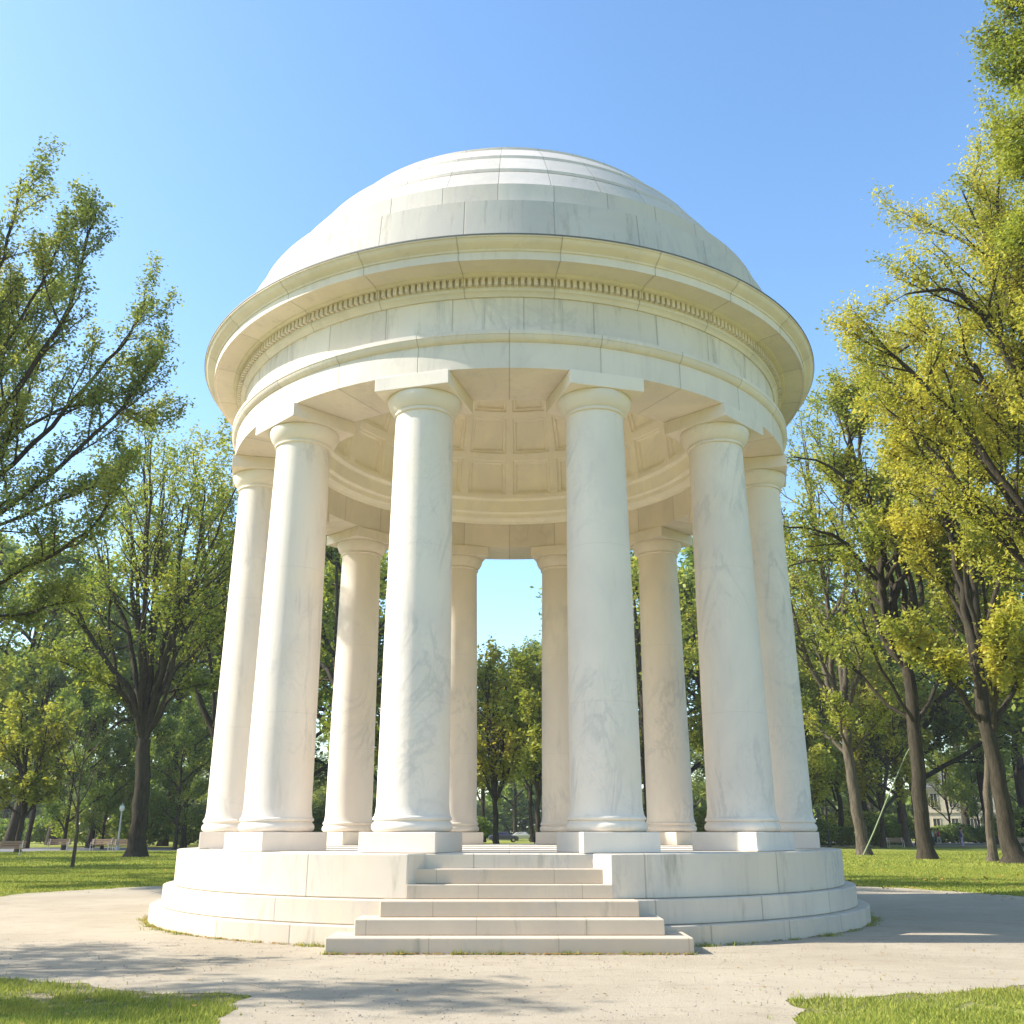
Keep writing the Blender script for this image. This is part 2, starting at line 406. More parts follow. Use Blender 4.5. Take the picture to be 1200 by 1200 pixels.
# outer skin closes it into a solid shell
nb = len(V)
for i, a in enumerate(np.linspace(0, PI/2 * .98, 8)):
    for k in range(m_): V.append((4.3*math.cos(a)*math.cos(ph[k]+off), 4.3*math.cos(a)*math.sin(ph[k]+off), zz(SC + 4.3*math.sin(a))))
for i in range(7):
    for k in range(m_): F.append((nb+i*m_+k, nb+i*m_+(k+1) % m_, nb+(i+1)*m_+(k+1) % m_, nb+(i+1)*m_+k))
for k in range(m_): F.append((k, (k+1) % m_, nb+(k+1) % m_, nb+k))
mesh_obj('coffered_ceiling', V, F, M_INNER, rot, 12)

# ------------------------------------------------------------------ ground
def struct(o): o['kind'] = 'structure'; return o
def stuff(o, label, cat): o['kind'] = 'stuff'; return tag(o, label, cat)
g = []
N = 96
vs = [(0, 0, -.02)]; fs = []
radii = [14, 30, 60, 120, 250, 700]
V = [(0, 0, 0)]; F = []
for r_ in radii:
    for k in range(N): a = 2*PI*k/N; V.append((r_*math.cos(a), r_*math.sin(a), 0))
for k in range(N): F.append((0, 1+k, 1+(k+1) % N))
for i in range(len(radii)-1):
    for k in range(N): F.append((1+i*N+k, 1+i*N+(k+1) % N, 1+(i+1)*N+(k+1) % N, 1+(i+1)*N+k))
ground = struct(mesh_obj('ground', V, F, M_LAWN))
PC = (0.0, 1.3)
def wob(a, k=1.0): return k * (.16*math.sin(5*a+1) + .11*math.sin(11*a+2.2) + .08*math.sin(23*a+.5) + .05*math.sin(47*a+1.7) + .035*math.sin(91*a) + .025*math.sin(173*a+2))
def plaza_r(a): return 11.75 + .45*math.sin(a) + wob(a)
pol = []
for k in range(900):
    a = 2*PI*k/900; r_ = plaza_r(a); pol.append((PC[0]+r_*math.cos(a), PC[1]+r_*math.sin(a)))
V = [(PC[0], PC[1], .004)] + [(x, y, .004) for x, y in pol]
F = [(0, 1+k, 1+(k+1) % 900) for k in range(900)]
struct(mesh_obj('plaza', V, F, M_GRAVEL))
def pathx(y, s): return s*2.35 + .02*s*(-9-y) + wob(y*.12 + s, .8)
V = []; F = []
ys = np.linspace(-9.0, -40, 300)
for y in ys: V += [(pathx(y, -1), y, .008), (pathx(y, 1), y, .008)]
for i in range(299): F.append((2*i, 2*i+1, 2*i+3, 2*i+2))
struct(mesh_obj('front_path', V, F, M_GRAVEL))
def strip(name, pts, mat, z):
    V = []; F = []
    for (p0, p1) in pts: V += [(p0[0], p0[1], z), (p1[0], p1[1], z)]
    for i in range(len(pts)-1): F.append((2*i, 2*i+1, 2*i+3, 2*i+2))
    return struct(mesh_obj(name, V, F, mat))
strip('road', [((-220, 50), (-220, 74)), ((-70, 54), (-70, 76)), ((-30, 58), (-30, 80)), ((0, 90), (0, 112)), ((40, 104), (40, 135)), ((90, 104), (90, 145)), ((260, 100), (260, 150))], M_ASPHALT, .004)
strip('footpath', [((20, 84), (20, 90)), ((45, 86), (45, 96)), ((90, 84), (90, 96)), ((220, 80), (220, 92))], M_BEIGEPATH, .008)
strip('brick_kerb_strip', [((40, 80), (40, 83.5)), ((70, 79), (70, 82.5)), ((110, 78), (110, 81.5))], M_RED_EDGE, .006)

def ragged(x, y):
    # soil shows through in the outermost half metre of lawn
    a = np.arctan2(y-PC[1], x-PC[0]); e = np.hypot(x-PC[0], y-PC[1])-(11.75+.45*np.sin(a))
    n_ = np.sin(x*5.1+1.3)*np.sin(y*6.3+.4)+.6*np.sin(x*13.7+y*9.1)+.5*np.sin(x*23.-y*17.)
    n2_ = np.sin(x*1.7+y*1.1)*np.sin(y*2.3-x*.6)
    return (e*1.6+.35+n_*.28+n2_*.25 > rng.random(len(x))*.9) & (n_*.4+n2_ > -1.05+rng.random(len(x))*.2)
def in_plaza(x, y):
    a = np.arctan2(y-PC[1], x-PC[0]); r_ = np.hypot(x-PC[0], y-PC[1])
    w = .16*np.sin(5*a+1)+.11*np.sin(11*a+2.2)+.08*np.sin(23*a+.5)+.05*np.sin(47*a+1.7)+.035*np.sin(91*a)+.025*np.sin(173*a+2)
    A = r_ < 11.75+.45*np.sin(a)+w
    def w2(q): return .8*(.16*np.sin(5*q+1)+.11*np.sin(11*q+2.2)+.08*np.sin(23*q+.5)+.05*np.sin(47*q+1.7)+.035*np.sin(91*q)+.025*np.sin(173*q+2))
    left = -2.35-.02*(-9-y)+w2(y*.12-1); right = 2.35+.02*(-9-y)+w2(y*.12+1)
    B = (y < -8) & (x > left) & (x < right)
    return A | B
def blades(x, y, h, w, z0=0.0, lean=.5):
    n = len(x); a = rng.uniform(0, 2*PI, n); l = rng.uniform(0, lean, n)*h; b = rng.uniform(0, 2*PI, n)
    dx, dy = np.cos(a)*w, np.sin(a)*w
    P = np.zeros((n, 3, 3))
    P[:, 0] = np.stack([x-dx, y-dy, np.full(n, z0)], 1); P[:, 1] = np.stack([x+dx, y+dy, np.full(n, z0)], 1)
    P[:, 2] = np.stack([x+np.cos(b)*l, y+np.sin(b)*l, z0+h], 1)
    return P.reshape(-1, 3)
def scatter(n, x0, x1, y0, y1): return rng.uniform(x0, x1, n), rng.uniform(y0, y1, n)
Bs = []
x, y = scatter(420000, -9, 9, -13.6, -7); k = ~in_plaza(x, y); x, y = x[k], y[k]; k = ragged(x, y); x, y = x[k], y[k]
Bs.append(blades(x, y, rng.uniform(.012, .05, len(x))*(1+.5*np.sin(x*3.1)*np.sin(y*4.3)), rng.uniform(.003, .007, len(x)), lean=1.1))
x, y = scatter(420000, -22, 22, 0, 24); k = ~in_plaza(x, y) & (np.abs(x) > 4); x, y = x[k], y[k]; k = ragged(x, y); x, y = x[k], y[k]
Bs.append(blades(x, y, rng.uniform(.02, .07, len(x)), rng.uniform(.009, .018, len(x))))
x, y = scatter(160000, -36, 36, 22, 60); Bs.append(blades(x, y, rng.uniform(.03, .09, len(x)), rng.uniform(.02, .04, len(x))))
# sparse tufts creeping over the edge of the gravel
tx, ty = scatter(26000, -13, 13, -13, 14); k = in_plaza(tx, ty); tx, ty = tx[k], ty[k]
rr = np.hypot(tx-PC[0], ty-PC[1]); e = np.clip((rr-10.6)/1.3, 0, 1); k = (rng.random(len(tx)) < e**2) & ~((np.abs(tx) < 2.0) & (ty < -7)); tx, ty = tx[k], ty[k]
Bs.append(blades(tx, ty, rng.uniform(.015, .05, len(tx)), rng.uniform(.004, .009, len(tx))))
stuff(quads_obj('grass', np.concatenate(Bs), 3, M_BLADE), 'short green lawn grass around the pale gravel plaza', 'grass')
# weeds at the foot of the podium and of the stairs
Bs = []
for c_ in range(150):
    a = rng.uniform(-PI*1.02, -PI*.60) if c_ < 100 else rng.uniform(-PI*.40, -PI*.02)
    big = rng.random() ** 3
    cx, cy = (R1+.02+.05*big)*math.cos(a), (R1+.02+.05*big)*math.sin(a); m_ = int(5+60*big)
    s_ = .02+.07*big
    Bs.append(blades(cx+rng.normal(0, s_, m_), cy+rng.normal(0, s_*.6, m_)-.01, rng.uniform(.01, .03+.05*big, m_), rng.uniform(.004, .009, m_), lean=1.8))
for c_ in range(60):
    cx = rng.uniform(-2.2, 2.2); big = rng.random()**3; m_ = int(4+40*big)
    Bs.append(blades(cx+rng.normal(0, .02+.05*big, m_), -6.70-np.abs(rng.normal(0, .012, m_)), rng.uniform(.015, .03+.05*big, m_), rng.uniform(.003, .008, m_), lean=1.2))
stuff(quads_obj('weeds', np.concatenate(Bs), 3, M_BLADE), 'thin yellow green weeds along the foot of the marble podium and steps', 'weeds')
# ------------------------------------------------------------------ fallen leaves and pebbles
def flat_leaves(x, y, s, z=.012):
    n = len(x); a = rng.uniform(0, 2*PI, n); t_ = rng.normal(0, .35, n)
    P = np.zeros((n, 4, 3)); ca, sa = np.cos(a)*s, np.sin(a)*s
    P[:, 0] = np.stack([x-ca, y-sa, z-t_*s*.3+.01], 1); P[:, 2] = np.stack([x+ca, y+sa, z+t_*s*.3+.012], 1)
    P[:, 1] = np.stack([x-sa*.6, y+ca*.6, z+np.abs(t_)*s], 1); P[:, 3] = np.stack([x+sa*.6, y-ca*.6, z+np.abs(t_)*s*.5], 1)
    return P.reshape(-1, 3)
M_FALLEN = leafmat('fallen_leaf', (.20, .13, .04), (.45, .34, .08), (.36, .20, .05), .5, .1)
x1, y1 = scatter(900, -24, 26, 8, 45); x2, y2 = scatter(420, 9, 20, 2, 14); x3, y3 = scatter(420, -9, 9, -13, -7); k = rng.random(420) < np.where(in_plaza(x3, y3), .25, .8); x3, y3 = x3[k], y3[k]
x4, y4 = scatter(150, -12, 12, -9, 3)
kk = np.hypot(x4, y4) > 7.1; x4, y4 = x4[kk], y4[kk]
a5 = np.concatenate([rng.uniform(-PI*1.0, -PI*.62, 420), rng.uniform(-PI*.38, 0, 160)]); r5 = R1+.01+np.abs(rng.normal(0, .05, 580))
x6 = rng.uniform(-2.2, 2.2, 420); y6 = -6.69-np.abs(rng.normal(0, .035, 420))
x4 = np.concatenate([x4, r5*np.cos(a5), x6]); y4 = np.concatenate([y4, r5*np.sin(a5), y6])
xx = np.concatenate([x1, x2, x3, x4]); yy = np.concatenate([y1, y2, y3, y4])
z_ = np.concatenate([np.full(len(x1), .05), np.full(len(x2), .05), np.where(in_plaza(x3, y3), .01, .05), np.full(len(x4), .01)])
stuff(quads_obj('fallen_leaves', flat_leaves(xx, yy, np.concatenate([rng.uniform(.04, .09, len(x1)+len(x2)), rng.uniform(.012, .028, len(x3)+len(x4))]), z_), 4, M_FALLEN), 'scattered yellow and brown fallen leaves on lawn and gravel', 'leaves')

px_, py_ = scatter(16000, -9, 9, -13.4, -5); k = in_plaza(px_, py_) & (np.hypot(px_, py_) > 6.5) & ~((np.abs(px_) < 2.25) & (py_ > -6.75)); px_, py_ = px_[k], py_[k]; n = len(px_)
s_ = .0035+.011*rng.random(n)**4; base_ = np.array([[1, 0, 0], [0, 1, 0], [-1, 0, 0], [0, -1, 0], [0, 0, .7], [0, 0, -.3]])
V = (base_[None]*s_[:, None, None]*rng.uniform(.6, 1.2, (n, 6, 1))+np.stack([px_, py_, np.full(n, .009)], 1)[:, None]).astype(float)
T3 = [(0, 1, 4), (1, 2, 4), (2, 3, 4), (3, 0, 4)]
V = np.concatenate([V[:, list(q_)] for q_ in T3], 1).reshape(-1, 3)
stuff(quads_obj('pebbles', V, 3, plain('pebble_stone', (.30, .25, .20), .85, 0, .2, .3)), 'small brown pebbles strewn over the pale gravel plaza', 'pebbles')

# ------------------------------------------------------------------ trees
BARK = barkmat('dark_bark', (.018, .014, .011), (.075, .056, .042))
BARK_L = barkmat('light_bark', (.045, .036, .028), (.17, .135, .10))
L_LEFT = leafmat('leaf_olive', (.11, .16, .05), (.33, .39, .12), (.54, .50, .10), .30, .5)
L_GREEN = leafmat('leaf_green', (.09, .155, .03), (.30, .36, .06), (.48, .44, .07), .3, .45)
L_YELL = leafmat('leaf_yellow', (.13, .18, .035), (.40, .42, .07), (.62, .53, .085), .46, .48)
L_YG = leafmat('leaf_lime', (.13, .18, .035), (.33, .37, .065), (.50, .45, .07), .36, .48)
L_DARK = leafmat('leaf_dark', (.06, .13, .035), (.22, .32, .07), (.42, .42, .08), .28, .5)
L_MID = leafmat('leaf_mid', (.10, .17, .035), (.32, .39, .075), (.52, .48, .08), .32, .42)
L_HEDGE = leafmat('leaf_hedge', (.10, .17, .03), (.24, .32, .05), (.30, .33, .05), .2, .4)

class Tree:
    def __init__(s, base, seed, leaf=.13, spray=16, spread=.35, sides=7, lmin=.0, up=.25):
        s.base = Vector(base); s.rg = np.random.default_rng(seed); s.mb = MB(); s.bm = MB(); s.lp = []; s.leaf = leaf; s.spray = spray
        s.spread = spread; s.sides = sides; s.lmin = lmin; s.up = up
    def rv(s): v = Vector(s.rg.normal(0, 1, 3)); return v.normalized()
    def smooth(s, pts, k=3, jit=.0):
        out = []; P = [Vector(p) for p in pts]
        for i in range(len(P)-1):
            a = P[max(i-1, 0)]; b = P[i]; c = P[i+1]; d = P[min(i+2, len(P)-1)]
            for j in range(k):
                u = j/k
                q = .5*((2*b)+(c-a)*u+(2*a-5*b+4*c-d)*u*u+(3*b-a-3*c+d)*u**3)
                if jit and (i or j): q = q + s.rv()*jit
                out.append(q)
        out.append(P[-1]); return out
    def tube(s, pts, r0, r1, n, trunk=False, flare=0, pw=.8):
        m = len(pts); rad = [r1+(r0-r1)*(1-i/(m-1))**pw for i in range(m)]
        if flare:
            h0 = pts[0].z
            rad = [r*(1+flare*math.exp(-(p.z-h0)/.35)) for r, p in zip(rad, pts)]
        (s.mb if trunk else s.bm).tube(pts, rad, n)
    def limb(s, pts, r0, r1=.02, lvl=0, nch=(9, 6), start=.25, jit=.05, ratio=.42, ang=(30, 62), trunk=False, flare=0, leaf=True):
        P = s.smooth(pts, 3, jit)
        s.tube(P, r0, r1, max(3, s.sides-2*lvl), trunk, flare)
        L = sum((P[i+1]-P[i]).length for i in range(len(P)-1))
        if leaf: s.children(P, L, r0, r1, lvl, nch, start, ratio, ang)
    def children(s, P, L, r0, r1, lvl, nch, start, ratio, ang):
        m = len(P); k = nch[0]
        for q in range(k):
            u = start+(1-start)*(q+s.rg.uniform(.1, .9))/k
            i = min(int(u*(m-1)), m-2); p = P[i].lerp(P[i+1], u*(m-1)-i); d = (P[i+1]-P[i]).normalized()
            a = s.rv(); a = (a-d*a.dot(d)).normalized(); an = R(s.rg.uniform(*ang))
            nd = (d*math.cos(an)+a*math.sin(an)+Vector((0, 0, s.up))).normalized()
            ln = L*ratio*(1.1-.6*u)*s.rg.uniform(.7, 1.25)
            rr = max(.010, (r1+(r0-r1)*(1-u)**.8)*.55)
            s.shoot(p, nd, ln, rr, lvl+1, nch[1:], ratio, ang)
    def shoot(s, p, d, L, r, lvl, nch, ratio, ang):
        n = 4 if nch else 3; P = [p]; dd = d
        for i in range(n):
            dd = (dd+s.rv()*.22+Vector((0, 0, s.up*.35))).normalized(); P.append(P[-1]+dd*L/n)
        s.tube(P, r, max(.006, r*.3), 4 if lvl < 2 else 3)
        if nch: s.children(P, L, r, r*.3, lvl, nch, .12, ratio*1.1, ang)
        if not nch or lvl >= 2:
            m = int(s.spray*(2.3 if s.leaf < .2 else 1.3)) if not nch else s.spray
            u = s.rg.uniform(.1, 1.08, m)*(len(P)-1)
            A = np.array([list(q) for q in P]); i = np.clip(u.astype(int), 0, len(P)-2); f = (u-i)[:, None]
            c = A[i]*(1-f)+A[i+1]*f+s.rg.normal(0, s.spread*.5, (m, 3)); s.lp.append(c)
    def finish(s, name, label, lm, bm, cat='tree', group=None, asp=.55, trunkname='trunk'):
        root = thing(name, label, cat, s.base, 0, group)
        b = s.base
        def loc(v): return [(x-b.x, y-b.y, z-b.z) for x, y, z in v]
        if s.mb.v:
            s.mb.v = loc(s.mb.v); s.mb.build('trunk', bm, root, 60)
        if s.bm.v:
            s.bm.v = loc(s.bm.v); me = s.bm.build('branches', bm, root, 60)
        if s.lp:
            c = np.concatenate(s.lp)-np.array(list(b)); c = c[c[:, 2] > .2]; n = len(c)
            V = leaf_quads(c, s.leaf, s.rg, asp)
            quads_obj('crown', V, 4, lm, root)
        return root
def leaf_quads(c, size, rg, asp=.55):
    n = len(c)
    a = rg.normal(0, 1, (n, 3)); a[:, 2] *= .6; a /= np.linalg.norm(a, axis=1)[:, None]
    nn = rg.normal(0, .75, (n, 3)); nn[:, 2] += .9
    b = np.cross(nn, a); b /= np.linalg.norm(b, axis=1)[:, None]+1e-9
    sz = size*rg.uniform(.55, 1.3, n)[:, None]
    V = np.stack([c-a*sz, c+b*sz*asp, c+a*sz, c-b*sz*asp], 1)
    return V.reshape(-1, 3)

def pix(pts, depth, dd=0.0):
    """photo pixels -> points in the tree's own depth, drifting dd metres nearer/farther along the limb"""
    m = len(pts)-1
    return [at(px, v, depth+dd*(i/m if m else 0)) for i, (px, v) in enumerate(pts)]
def turned(P, axis, ang, s=1.0):
    M = Matrix.Rotation(ang, 4, 'Z'); o = []
    for p in P:
        q = M @ (Vector((p.x-axis.x, p.y-axis.y, 0)))*s; o.append(Vector((q.x+axis.x, q.y+axis.y, P[0].z+(p.z-P[0].z)*(.9+.1*s))))
    return o
def hero(name, label, depth, trunk, tw, limbs, lm, bm, seed, leaf, spray, spread=.35, nch=(8, 6), copies=(115, 235), flare=.6, group=None, up=.25, ratio=.42, start=.25):
    ppm = 1196/depth
    base = gp(trunk[0][0], depth)
    T = Tree(base, seed, leaf, spray, spread, up=up)
    tp = pix(trunk, depth); tp[0] = base-Vector((0, 0, .1))
    ax = tp[-1]
    T.limb(tp, tw/2/ppm, tw*.38/ppm, 0, leaf=False, trunk=True, flare=flare, jit=.07)
    for k, (w, dd, pts) in enumerate(limbs):
        P = pix(pts, depth, dd)
        T.limb(P, w/2/ppm, .03, 0, nch, start=start, ratio=ratio)
        for c_ in copies:
            if T.rg.random() < .85:
                a = R(c_+T.rg.uniform(-35, 35)); Q = turned(P, P[0], a, T.rg.uniform(.75, 1.0))
                T.limb(Q, w*.42/ppm, .03, 0, nch, start=start, ratio=ratio, jit=.12)
    return T.finish(name, label, lm, bm, group=group)

# big tree on the left lawn
hero('tree', 'tall dark forked tree standing on the left lawn beside the podium', 60, [(160, 1005), (163, 960), (166, 910), (169, 866)], 21, [
    (9, -3, [(168, 872), (155, 815), (132, 785), (105, 745), (82, 718), (50, 700)]),
    (8, 4, [(167, 855), (160, 800), (150, 740), (130, 690), (112, 635), (100, 590)]),
    (9, 1, [(170, 866), (173, 800), (177, 740), (181, 680), (186, 610), (192, 555)]),
    (8, -2, [(172, 860), (186, 790), (205, 740), (222, 690), (234, 630), (240, 575)]),
    (7, 3, [(169, 850), (166, 760), (160, 680), (152, 610), (146, 560)]),
    (6, -4, [(172, 862), (192, 822), (202, 780), (206, 720), (210, 650), (215, 590)]),
    (5, -5, [(160, 835), (135, 805), (105, 790), (70, 775)])], L_GREEN, BARK, 11, .12, 12, .42, copies=(120, 240), ratio=.36, start=.36)
hero('tree', 'dark slanting tree half hidden behind the outermost left column', 66, [(285, 1003), (275, 930), (262, 880), (250, 855)], 14, [
    (8, 1, [(250, 855), (232, 815), (226, 780), (233, 740), (240, 690), (236, 640), (232, 590)]),
    (6, 3, [(252, 860), (258, 800), (262, 730), (262, 660), (258, 600), (255, 560)]),
    (5, -3, [(228, 780), (215, 750), (205, 700), (200, 650)])], L_YG, BARK, 12, .15, 16, .45, ratio=.40)
# near tree beyond the left edge; its limbs reach into the frame
hero('tree', 'big leafy tree reaching in from the left edge, highest crown on the left', 30, [(-175, 1035), (-172, 900), (-165, 760), (-155, 660)], 34, [
    (10, -1, [(-155, 670), (-90, 590), (-30, 520), (30, 440), (80, 360), (100, 290), (112, 250)]),
    (9, 2, [(-155, 680), (-80, 620), (-10, 565), (60, 500), (110, 440), (150, 395), (170, 350)]),
    (8, -2, [(-155, 660), (-100, 540), (-55, 440), (-15, 350), (10, 280), (25, 210)]),
    (8, 1, [(-158, 700), (-80, 650), (0, 600), (70, 545), (130, 490), (165, 450), (182, 420)]),
    (7, -3, [(-160, 720), (-90, 700), (-20, 690), (50, 655), (105, 620), (140, 570)]),
    (6, 3, [(-162, 760), (-90, 740), (-20, 725), (40, 718), (80, 700)]),
    (9, 0, [(-155, 660), (-140, 520), (-130, 400), (-110, 300), (-80, 220)]), (6, 2, [(-158, 690), (-90, 610), (-20, 540), (50, 490), (110, 470), (150, 480), (178, 500)]),
    (6, -1, [(-155, 665), (-90, 560), (-30, 460), (20, 380), (60, 310), (80, 260)]), (6, 1, [(-158, 710), (-90, 660), (-10, 620), (60, 590), (110, 570), (150, 545)])], L_LEFT, BARK, 13, .068, 21, .32, nch=(15, 8), copies=(90, 180, 270), ratio=.235, up=.35, start=.15)
# small trees on the left
T = hero('tree', 'small bright yellow green tree at the left edge near the benches', 72, [(22, 1003), (24, 970), (30, 940)], 7, [
    (5, 1, [(30, 945), (25, 910), (15, 880), (10, 850)]), (5, -1, [(30, 940), (42, 905), (50, 880), (55, 850)]), (5, 1.5, [(28, 950), (30, 900), (33, 860), (30, 835)]),
    (3, -1.5, [(26, 960), (5, 940), (-12, 920)]), (3, 1, [(28, 955), (50, 935), (62, 915)])], L_YG, BARK, 14, .17, 13, .35, nch=(6, 4), ratio=.45)
T = Tree(gp(88, 42), 15)
T.limb([gp(88, 42)-Vector((0, 0, .1))]+pix([(89, 985), (91, 950), (92, 930)], 42), .075, .05, leaf=False, trunk=True, flare=.3, jit=.01)
for k, pts in enumerate([[(92, 930), (95, 905), (99, 885), (104, 860), (112, 835)], [(92, 935), (85, 915), (76, 895), (66, 870), (62, 855)], [(92, 945), (103, 925), (112, 905), (122, 895)],
                         [(95, 905), (88, 890), (84, 870), (75, 845)], [(97, 895), (108, 880), (122, 865), (132, 855)], [(91, 955), (84, 935), (80, 920)]]):
    T.limb(pix(pts, 42, random.uniform(-.8, .8)), .035, .008, 1, (5,), start=.3, jit=.015, ratio=.35)
T.lp = [c[:1] for c in T.lp]; T.leaf = .05
T.finish('sapling', 'thin pale nearly bare young tree on the left lawn', L_GREEN, BARK_L)

# right hand lawn
hero('tree', 'right lawn tree nearest the podium, pale trunk forking to the left', 65, [(1012, 1003), (1004, 950), (997, 900), (990, 848)], 14.5, [
    (9, -2, [(991, 855), (972, 818), (952, 785), (937, 745), (925, 700), (918, 650)]),
    (9, 2, [(990, 850), (988, 800), (976, 742), (966, 690), (957, 630), (948, 570), (942, 520)]),
    (5, 3, [(994, 885), (975, 868), (955, 850), (940, 830)]),
    (6, -3, [(990, 850), (1003, 800), (1012, 760), (1020, 700)]),
    (5, 1, [(972, 728), (990, 690), (1000, 640), (1000, 590)])], L_YG, BARK_L, 21, .12, 9, .42, copies=(110, 245), ratio=.36, start=.36)
hero('tree', 'right lawn tree with a wide dark forked trunk, second from the podium', 55, [(1085, 1008), (1079, 950), (1075, 890), (1070, 830), (1062, 782)], 18, [
    (12, -1, [(1062, 782), (1050, 742), (1035, 705), (1032, 650), (1028, 612), (1005, 575), (970, 545), (930, 535)]),
    (8, 3, [(1040, 716), (1015, 688), (998, 665), (965, 655), (925, 663)]),
    (7, -3, [(1034, 690), (1005, 655), (985, 632), (950, 620), (918, 617)]),
    (9, 2, [(1062, 785), (1076, 745), (1070, 690), (1058, 655), (1060, 600), (1066, 550), (1075, 500)]),
    (7, -2, [(1029, 615), (1045, 590), (1068, 560), (1072, 530)]),
    (6, 1, [(1008, 580), (1000, 530), (990, 490), (985, 465)]),
    (6, 4, [(1072, 850), (1095, 810), (1110, 760), (1120, 700)])], L_YG, BARK, 22, .12, 12, .42, copies=(100, 180, 260), ratio=.33, start=.38)
hero('tree', 'thick dark trunk at the right edge with flaring pale roots', 48, [(1186, 1013), (1177, 960), (1168, 900), (1154, 842), (1148, 792)], 20, [
    (12, -1, [(1148, 795), (1144, 710), (1136, 640), (1135, 560), (1140, 470), (1150, 400)]),
    (9, 1, [(1160, 862), (1178, 825), (1200, 790), (1230, 750)]),
    (9, -2, [(1150, 770), (1165, 700), (1190, 640), (1220, 570)]),
    (7, 2, [(1146, 760), (1120, 776), (1092, 768), (1070, 765)]),
    (8, -3, [(1136, 650), (1115, 585), (1090, 545), (1070, 510), (1055, 470)]),
    (8, 2, [(1142, 690), (1160, 610), (1180, 540), (1195, 460)])], L_YELL, BARK, 23, .12, 24, .45, nch=(9, 7), copies=(90, 180, 270), ratio=.33, flare=1.1, start=.42)
hero('tree', 'slim straight pale trunk close to the thick right edge tree', 51, [(1160, 1009), (1158, 950), (1157, 890), (1156, 820)], 10, [
    (7, 2, [(1156, 825), (1160, 740), (1166, 660), (1170, 590)]), (6, -2, [(1156, 825), (1140, 770), (1120, 710), (1105, 650)]), (5, 1, [(1157, 850), (1180, 790), (1205, 740)])], L_YG, BARK_L, 24, .14, 14, .45, ratio=.4)
hero('tree', 'farther pale trunk between the two forked right lawn trees', 104, [(1064, 992), (1060, 965), (1055, 935), (1052, 905)], 8, [
    (5, 2, [(1052, 910), (1040, 880), (1030, 850), (1022, 820)]), (5, -2, [(1052, 905), (1058, 870), (1062, 840), (1060, 800)]), (4, 1, [(1053, 915), (1068, 890), (1085, 870)])], L_YG, BARK_L, 25, .24, 15, .6, ratio=.42)
# near trees beyond the right edge
hero('tree', 'golden yellow green tree filling the right edge above the lawn', 34, [(1300, 1028), (1296, 900), (1290, 780), (1282, 680)], 32, [
    (14, -2, [(1282, 690), (1250, 590), (1215, 500), (1180, 420), (1150, 370), (1110, 340), (1060, 345)]),
    (13, 2, [(1282, 680), (1262, 560), (1240, 460), (1210, 390), (1180, 330), (1140, 290), (1090, 262)]),
    (12, -1, [(1285, 710), (1235, 640), (1180, 570), (1130, 500), (1080, 450), (1040, 410), (1015, 385)]),
    (11, 2, [(1287, 740), (1230, 690), (1170, 630), (1120, 560), (1075, 510), (1040, 480)]),
    (11, 1, [(1280, 670), (1270, 540), (1255, 430), (1235, 350), (1205, 300)])], L_YELL, BARK, 26, .072, 24, .44, nch=(13, 8), copies=(60, 120, 180, 240, 300), ratio=.28, start=.2)
hero('tree', 'nearest tree at the upper right corner, yellow green sprays against the sky', 22, [(1560, 1057), (1550, 800), (1530, 500), (1500, 300)], 40, [
    (18, 0, [(1500, 320), (1430, 200), (1360, 130), (1290, 100), (1230, 90), (1175, 100)]),
    (16, 2, [(1505, 400), (1430, 300), (1360, 240), (1290, 200), (1235, 190), (1195, 210)]),
    (14, 1, [(1505, 420), (1420, 360), (1350, 320), (1280, 300), (1225, 290), (1190, 285)]),
    (16, -1, [(1500, 320), (1440, 150), (1380, 50), (1300, 0), (1240, -10), (1180, 10)]),
    (14, 1, [(1500, 340), (1520, 200), (1500, 60), (1450, -60), (1400, -150)]),
    (13, -1, [(1500, 330), (1420, 230), (1350, 170), (1290, 140), (1240, 140), (1185, 150)]), (13, 1, [(1505, 400), (1430, 330), (1360, 280), (1300, 250), (1250, 245), (1205, 250)]), (13, 0, [(1500, 310), (1440, 180), (1370, 90), (1300, 50), (1240, 40), (1190, 55)])], L_YG, BARK, 27, .055, 26, .36, nch=(16, 8), copies=(20, 150), ratio=.19, start=.4)
# trees seen through the middle of the colonnade
hero('tree', 'golden green tree framed by the two rearmost columns, left of the gap', 92, [(582, 990), (581, 960), (580, 930)], 7, [
    (5, 1, [(580, 935), (574, 890), (570, 840), (568, 790)]), (5, -1, [(580, 930), (588, 880), (594, 830), (590, 775)]), (4, 2, [(580, 940), (566, 910), (552, 880)]), (4, -2, [(580, 940), (596, 905), (606, 870)])], L_YELL, BARK, 31, .2, 15, .55, ratio=.42)
hero('tree', 'yellow green tree framed by the two rearmost columns, right of the gap', 84, [(632, 992), (630, 960), (631, 925)], 7, [
    (5, 1, [(631, 930), (624, 885), (620, 840), (622, 800)]), (5, -1, [(631, 930), (640, 880), (645, 830), (640, 780)]), (4, 2, [(631, 935), (650, 900), (660, 870)])], L_YG, BARK, 32, .19, 14, .5, ratio=.40)

